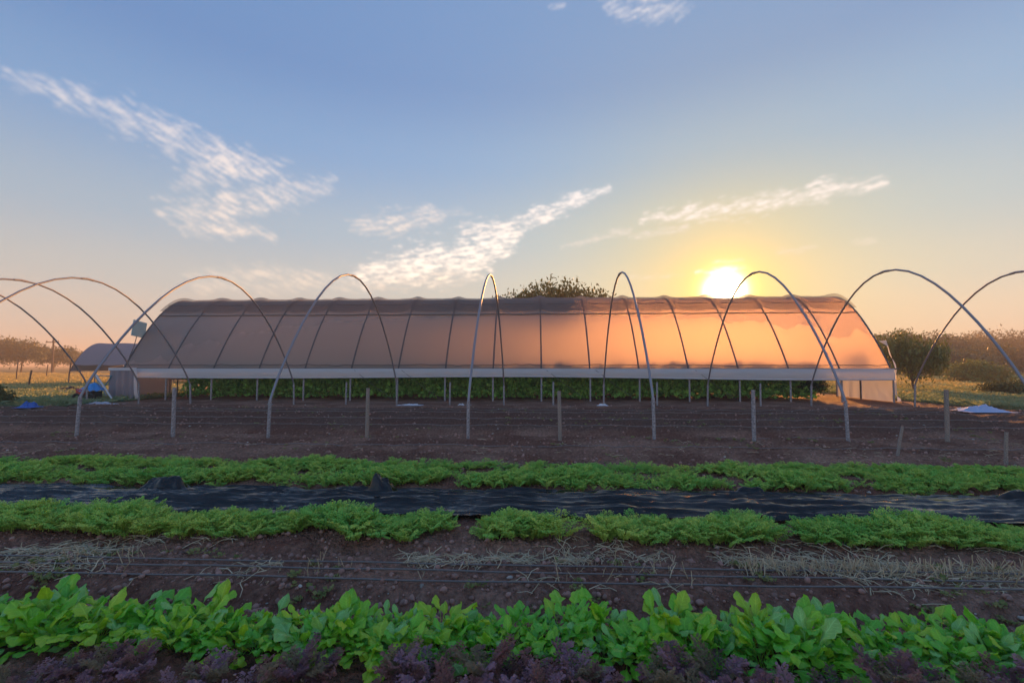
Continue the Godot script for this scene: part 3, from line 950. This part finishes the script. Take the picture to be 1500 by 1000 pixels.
	for a in [[237.0, 722.0, 0.52, 0.16, "low flat-topped bunch of black plastic on the film strip"], [556.0, 727.0, 0.30, 0.17, "peaked bunch of black plastic folded up on the film strip"], [1096.0, 728.0, 0.34, 0.07, "small raised fold of plastic on the film strip, below the low sun"], [1490.0, 742.0, 0.40, 0.12, "bunched fold of plastic near the upright grey stake's side of the strip"]]:
		var g := on_ground(a[0], a[1])
		var w: float = a[2]
		var hh: float = a[3]
		var sd: float = a[0]
		var o := put("plastic_bunch", sheet(26, 18, func(u: float, v: float) -> Vector3:
			var x := (u - 0.5) * w * 1.15
			var z := (v - 0.5) * 0.30
			var dome := bump(u, 0.22, 0.86, 0.14) * bump(v, 0.25, 0.75, 0.2)
			var f := n_soft.get_noise_2d(x * 40.0 + sd, z * 60.0)
			return Vector3(x + 0.02 * f, hh * dome * (0.85 + 0.5 * f) - 0.02, z + 0.02 * f)), M.black_plastic)
		o.position = Vector3(g.x, 0.05, g.z)
		tag(o, a[4], "plastic film")
	# --- drip lines
	var lines := [[2.90, "upper black drip line along the stubble bed", 0.0], [2.80, "middle black drip line along the stubble bed", 0.3], [2.69, "lower black drip line beside the furrow", 0.6], [8.62, "drip line along the near edge of the bare tunnel plot", 0.1], [9.9, "drip line between the near posts and the middle ridges", 0.5], [10.9, "pale drip line over the middle soil ridge of the bare tunnel", 0.9], [12.7, "pale drip line over the far soil ridge of the bare tunnel", 0.7], [13.6, "drip line along the far post row of the bare tunnel", 0.2], [9.25, "second drip line in from the near posts of the bare tunnel", 0.35], [10.4, "drip line just before the middle soil ridge of the bare tunnel", 0.8], [11.8, "drip line just behind the middle soil ridge of the bare tunnel", 0.15], [7.3, "slack drip line on the bare path before the near posts", 0.45]]
	for l in lines:
		var pts := []
		var near: bool = l[0] < 5.0
		var reach := 6.0 if near else 14.0
		for q in 140:
			var x := lerpf(-reach, reach * 0.95, q / 139.0)
			var z: float = -l[0] + 0.02 * n_soft.get_noise_1d(x * 2.0 + l[2] * 100.0)
			pts.append(Vector3(x, 0.052 + 0.012 * n_soft.get_noise_1d(x * 4.0 + l[2] * 60.0) if near else land(x, z) + 0.012, z))
		tag(put("drip_line", tube_mesh(pts, 0.0052 if near else 0.0065, -1.0, 6), M.drip if near else M.drip_pale), l[1], "drip line")
	# --- straw, stubble, clods, stones
	var straw := begin()
	tube(straw, [Vector3(-0.06, 0.002, 0), Vector3(-0.02, 0.012, 0.006), Vector3(0.03, 0.010, -0.004), Vector3(0.065, 0.001, 0.008)], 0.0026, 0.0015, 4)
	var straw_m := done(straw)
	var places := []
	var cols := []
	for q in 9000:
		var d := 3.0 + rng.randfn() * 0.16 if q % 4 else rng.randf_range(2.45, 8.0)
		var x := rng.randf_range(-1.0, 1.0) * (2.2 + d * 1.15)
		if d < 2.6 or (d > 3.75 and d < 5.9): continue
		var keep := n_soft.get_noise_2d(x * 6.0, d * 12.0) + (0.25 if x > 1.6 else 0.0)
		if keep < (0.2 if d < 3.3 else 0.3): continue
		places.append(Transform3D(Basis.from_euler(Vector3(rng.randfn() * 0.15, rng.randf() * TAU, rng.randfn() * 0.25)).scaled(Vector3.ONE * rng.randf_range(0.5, 1.4)), on_land(Vector3(x, 0, -d)) + Vector3(0, 0.004, 0)))
		var c := Color(0.40, 0.30, 0.18).lerp(Color(0.68, 0.57, 0.40), rng.randf())
		cols.append(c)
	var dry := mat(Color(1, 1, 1), 0.8)
	dry.vertex_color_use_as_albedo = true
	tag(scatter("straw_litter", straw_m, dry, places, cols), "pale dry straw strewn over the soil between rows", "straw", "", "stuff")
	var stalk := begin()
	tube(stalk, [Vector3(0, -0.01, 0), Vector3(0.004, 0.04, 0.002), Vector3(-0.003, 0.09, 0.004)], 0.0035, 0.002, 4)
	tube(stalk, [Vector3(0.002, 0.03, 0), Vector3(0.02, 0.055, 0.004), Vector3(0.028, 0.05, 0.01)], 0.002, 0.001, 4)
	var stalk_m := done(stalk)
	places = []
	cols = []
	for q in 900:
		var right := q % 3 > 0
		var x := rng.randf_range(1.25, 4.2) if right else rng.randf_range(-4.5, 1.3)
		var d := 2.93 + rng.randfn() * 0.05 if right else 2.9 + rng.randfn() * 0.12
		if not right and n_soft.get_noise_2d(x * 9.0, 3.0) < 0.08: continue
		places.append(Transform3D(Basis.from_euler(Vector3(rng.randfn() * 0.35, rng.randf() * TAU, rng.randfn() * 0.35)).scaled(Vector3.ONE * rng.randf_range(0.5, 1.15)), on_land(Vector3(x, 0, -d))))
		cols.append(Color(0.40, 0.29, 0.17).lerp(Color(0.66, 0.53, 0.35), rng.randf()))
	tag(scatter("dry_stubble", stalk_m, dry, places, cols), "dry cut stubble standing along the drip lines", "stubble", "", "stuff")
	# soil clods
	var clod := sheet(7, 5, func(u: float, v: float) -> Vector3:
		var a := u * TAU
		var b := (v - 0.5) * PI
		var dirv := Vector3(cos(a) * cos(b), sin(b), sin(a) * cos(b))
		return dirv * (1.0 + 0.5 * n_fine.get_noise_3d(dirv.x * 2.4, dirv.y * 2.4, dirv.z * 2.4)) * Vector3(1, 0.7, 0.9))
	places = []
	cols = []
	var pale_places := []
	var pale_cols := []
	for q in 22000:
		var d := 2.4 + 12.0 * pow(rng.randf(), 1.7)
		if d > 3.72 and d < 4.7: continue
		var x := rng.randf_range(-1.0, 1.0) * (1.6 + d * 1.2)
		if is_soil(x, d) < 0.5: continue
		var s := 0.004 + 0.017 * pow(rng.randf(), 4.0) * (1.0 + d * 0.05)
		var tr := Transform3D(Basis.from_euler(Vector3(rng.randf() * 6.0, rng.randf() * 6.0, 0)).scaled(Vector3.ONE * s), on_land(Vector3(x, 0, -d)) + Vector3(0, s * 0.3, 0))
		if q % 22 == 0:
			tr.basis = tr.basis.scaled(Vector3(0.9, 0.6, 0.9))
			pale_places.append(tr)
			pale_cols.append(Color(0.36, 0.31, 0.27) * rng.randf_range(0.6, 1.4))
		else:
			places.append(tr)
			cols.append((Color(0.30, 0.165, 0.13)) * rng.randf_range(0.6, 1.35))
	tag(scatter("soil_clods", clod, dry, places, cols), "loose red brown soil clods over the tilled beds", "soil", "", "stuff")
	tag(scatter("pale_stones", clod, dry, pale_places, pale_cols), "small pale stones scattered in the soil", "stones", "", "stuff")
	# seedlings and weeds by the furrow
	var weed := leaf_mesh(0.05, 0.03, 0.3, 0.2, 1.2, 0.1, 77)
	places = []
	cols = []
	for q in 2600:
		var far := q > 420
		var x := rng.randf_range(-9.0, 9.0) if far else rng.randf_range(-4.0, 4.2)
		var d := rng.randf_range(5.9, 13.0) if far else rng.randf_range(2.5, 3.1)
		if far and n_soft.get_noise_2d(x * 3.0 + 30.0, d * 3.0) < 0.1: continue
		if n_soft.get_noise_2d(x * 8.0, d * 8.0) < 0.12: continue
		for w in 4:
			places.append(Transform3D(Basis.from_euler(Vector3(0.5, w * 1.6 + rng.randf(), 0), EULER_ORDER_YXZ).scaled(Vector3.ONE * rng.randf_range(0.5, 1.2)), on_land(Vector3(x, 0, -d))))
			cols.append(Color(0.16, 0.20, 0.05).lerp(Color(0.3, 0.27, 0.1), rng.randf()))
	tag(scatter("seedling_weeds", weed, M.leaf_tint, places, cols), "tiny weeds sprouting along the drip lines", "weeds", "", "stuff")

func crumple(w: float, h: float, dp: float, sd: float) -> ArrayMesh:
	return sheet(44, 30, func(u: float, v: float) -> Vector3:
		var f := n_soft.get_noise_2d(u * 30.0 + sd, v * 22.0) + 0.5 * n_soft.get_noise_2d(u * 90.0 + sd, v * 70.0)
		return Vector3((u - 0.5) * w + 0.06 * f * w, h * bump(u, 0.2, 0.8, 0.2) * bump(v, 0.25, 0.75, 0.25) * (0.8 + 0.7 * f) - 0.01, (v - 0.5) * dp))

func build_small_things() -> void:
	# small covered tunnel behind, left
	var Z := 29.0
	var x0 := at_depth(101, Z).x
	var t := thing("small_tunnel", "small grey covered hoop tunnel behind the long one's dark end", "greenhouse", Vector3(x0, 0, -Z))
	var tall := high_at(503, 150, Z + 2.0)
	var arch := func(f: float, x: float, off: float) -> Vector3:
		var k := 1.0 - absf(2.0 * f - 1.0)
		return Vector3(x, off + 0.75 + (tall - 0.75) * pow(sin(PI * k / 2.0), 0.8), -4.2 * f)
	put("cover", sheet(40, 30, func(u: float, v: float) -> Vector3: return arch.call(lerpf(0.06, 0.94, v), u * 9.0, 0.03 - 0.04 * sin(u * 9.0 / 1.8 * PI) * sin(u * 9.0 / 1.8 * PI))), M.grey_cloth, t)
	put("end_cloth", sheet(24, 8, func(u: float, v: float) -> Vector3:
		var q: Vector3 = arch.call(lerpf(0.02, 0.98, u), 0.05, 0.0)
		return Vector3(q.x, lerpf(0.9, maxf(q.y, 0.91), v), q.z)), M.grey_cloth, t)
	for i in 6:
		var pts := []
		for q in 21: pts.append(arch.call(q / 20.0, i * 1.8, 0.0))
		pts.push_front(Vector3(i * 1.8, -0.1, 0))
		pts.append(Vector3(i * 1.8, -0.1, -4.2))
		put("hoop", tube_mesh(pts, 0.03, 0.03, 7), M.dark_steel, t)
	put("far_side", sheet(20, 6, func(u: float, v: float) -> Vector3: return Vector3(u * 9.0, 0.02 + v * 1.3, -4.12 - 0.05 * sin(u * 30.0))), M.grey_cloth, t)
	put("end_cloth", sheet(24, 8, func(u: float, v: float) -> Vector3:
		var q: Vector3 = arch.call(lerpf(0.02, 0.98, u), 8.95, 0.0)
		return Vector3(q.x, lerpf(0.02, maxf(q.y, 0.1), v), q.z)), M.grey_cloth, t)
	# machine under a blue cover
	var g := on_land(on_ground(131, 588))
	var mc := thing("covered_machine", "small red and black machine under a bright blue cover by the tunnel door", "machine", g)
	var st := begin()
	box(st, Vector3(0, 0.24, 0), Vector3(0.55, 0.26, 0.42))
	put("body", done(st), mat(Color(0.03, 0.03, 0.035), 0.5), mc)
	st = begin()
	box(st, Vector3(-0.12, 0.36, 0.2), Vector3(0.32, 0.2, 0.14))
	put("cowl", done(st), mat(Color(0.45, 0.04, 0.04), 0.4), mc)
	for x in [-0.24, 0.24]:
		var wh := TorusMesh.new()
		wh.inner_radius = 0.08
		wh.outer_radius = 0.17
		wh.rings = 20
		wh.ring_segments = 8
		var w := put("wheel", wh, mat(Color(0.02, 0.02, 0.02), 0.8), mc)
		w.rotation = Vector3(PI / 2, 0, 0)
		w.position = Vector3(x, 0.16, 0.24)
	put("cover", sheet(20, 14, func(u: float, v: float) -> Vector3:
		var f := n_soft.get_noise_2d(u * 30.0, v * 30.0)
		return Vector3((u - 0.4) * 0.72, 0.40 + 0.26 * sin(PI * u) * sin(PI * v) + 0.06 * f, (v - 0.5) * 0.6)), mat(Color(0.03, 0.22, 0.55), 0.5), mc)
	# leaning pale pole and folding stand
	var o := put("leaning_pole", tube_mesh([Vector3(0, 0, 0), Vector3(-0.42, 0.5, -0.05), Vector3(-0.85, 1.0, -0.1)], 0.03, 0.03, 7), mat(Color(0.55, 0.55, 0.58), 0.5))
	o.position = on_land(on_ground(166, 588))
	tag(o, "pale pole leaning left beside the tunnel's door curtain", "pole")
	var fs := thing("folding_stand", "teal crossed-leg folding stand behind the pale leaning pole", "stand", on_land(on_ground(150, 586)))
	put("leg", tube_mesh([Vector3(-0.3, 0, 0), Vector3(0, 0.45, 0), Vector3(0.3, 0.9, 0)], 0.02, 0.02, 6), mat(Color(0.05, 0.2, 0.26), 0.5), fs)
	put("leg", tube_mesh([Vector3(0.3, 0, 0.05), Vector3(0, 0.45, 0.05), Vector3(-0.3, 0.9, 0.05)], 0.02, 0.02, 6), mat(Color(0.3, 0.33, 0.36), 0.5), fs)
	put("top_bar", tube_mesh([Vector3(-0.34, 0.9, 0.03), Vector3(0, 0.91, 0.03), Vector3(0.34, 0.9, 0.03)], 0.018, 0.018, 6), mat(Color(0.05, 0.2, 0.26), 0.5), fs)
	# sheets and heaps
	for a in [[98.0, 574.0, 1.5, 0.22, 0.9, Color(0.02, 0.016, 0.02), "tarp_heap", "dark tarp heap on the grass before the small tunnel"], [42.0, 600.0, 0.55, 0.16, 0.5, Color(0.02, 0.10, 0.42), "tarp_heap", "small blue tarp heap on the left grass verge"], [145.0, 592.0, 1.3, 0.08, 0.7, Color(0.42, 0.40, 0.46), "ground_sheet", "pale sheet spread under the blue covered machine"], [1438.0, 606.0, 1.2, 0.15, 0.8, Color(0.34, 0.42, 0.62), "tarp_heap", "blue and white tarp heap on the right grass edge"], [1412.0, 603.0, 0.6, 0.1, 0.5, Color(0.62, 0.62, 0.64), "plastic_scrap", "flat white plastic scrap touching the blue and white tarp heap"], [882.0, 596.0, 0.5, 0.1, 0.4, Color(0.6, 0.58, 0.6), "plastic_scrap", "white plastic scrap by the tunnel side below the ridge tree"], [600.0, 596.0, 0.8, 0.05, 0.4, Color(0.5, 0.48, 0.5), "plastic_scrap", "long pale plastic scrap at the foot of the tunnel's dull bays"], [675.0, 596.0, 0.3, 0.07, 0.3, Color(0.6, 0.58, 0.6), "plastic_scrap", "small white scrap by the narrow hoop left of the ridge tree"]]:
		var q := put(a[6], crumple(a[2], a[3], a[4], a[0]), mat(a[5], 0.55))
		q.position = on_land(on_ground(a[0], a[1])) + Vector3(0, 0.01, 0)
		tag(q, a[7], "tarp" if a[6] != "plastic_scrap" else "scrap")
	# low pallet under the dark heap
	var pl := thing("pallet", "low grey wooden pallet by the dark tarp heap", "pallet", on_land(on_ground(106, 577)))
	for k in 5:
		st = begin()
		box(st, Vector3(0, 0.12, -0.4 + 0.2 * k), Vector3(1.6, 0.03, 0.13))
		put("board", done(st), M.wood_post, pl)
	for x in [-0.7, 0.0, 0.7]:
		st = begin()
		box(st, Vector3(x, 0.05, 0), Vector3(0.09, 0.10, 0.95))
		put("bearer", done(st), M.wood_post, pl)
	# shelf with pale crates inside the tunnel door
	var rk := thing("potting_table", "small wooden table just inside the dark tunnel end", "table", on_land(at_depth(268, 18.2)))
	st = begin()
	box(st, Vector3(0, 0.72, 0), Vector3(0.85, 0.04, 0.5))
	put("table_top", done(st), M.wood_post, rk)
	for x in [-0.37, 0.37]:
		for z in [-0.2, 0.2]:
			put("leg", tube_mesh([Vector3(x, -0.02, z), Vector3(x, 0.4, z), Vector3(x, 0.7, z)], 0.025, 0.025, 6), M.wood_post, rk)
	for k in 3:
		var bt := thing("seed_tray", "pale box on the small table inside the dark tunnel end", "box", rk.position + Vector3(-0.27 + 0.27 * k, 0.74, 0.05), "pale boxes on the potting table")
		st = begin()
		for s in [-1.0, 1.0]:
			box(st, Vector3(s * 0.10, 0.1, 0), Vector3(0.02, 0.2, 0.3))
		put("side", done(st), mat(Color(0.62, 0.50, 0.44), 0.7), bt)
		st = begin()
		for s in [-1.0, 1.0]:
			box(st, Vector3(0, 0.095, s * 0.14), Vector3(0.18, 0.19, 0.018))
		put("end", done(st), mat(Color(0.6, 0.44, 0.38), 0.7), bt)
		st = begin()
		box(st, Vector3(0, 0.012, 0), Vector3(0.18, 0.02, 0.26))
		put("bottom", done(st), mat(Color(0.6, 0.44, 0.38), 0.7), bt)
	# flowering plant at the open end
	var fp := tree("flowering_plant", "leafy plant dotted with pale flowers at the tunnel's open right bays", at_depth(1186, 17.6), 0.98, 1.15, 0.1, 2600, 0.06, foliage(Color(0.05, 0.08, 0.03)), 150, "plant")
	var bl := crown_mesh([[Vector3(0, 0.78, 0.1), Vector3(0.5, 0.22, 0.4)]], 150, 0.035, 5)
	put("blossoms", bl, foliage(Color(0.75, 0.7, 0.62)), fp)
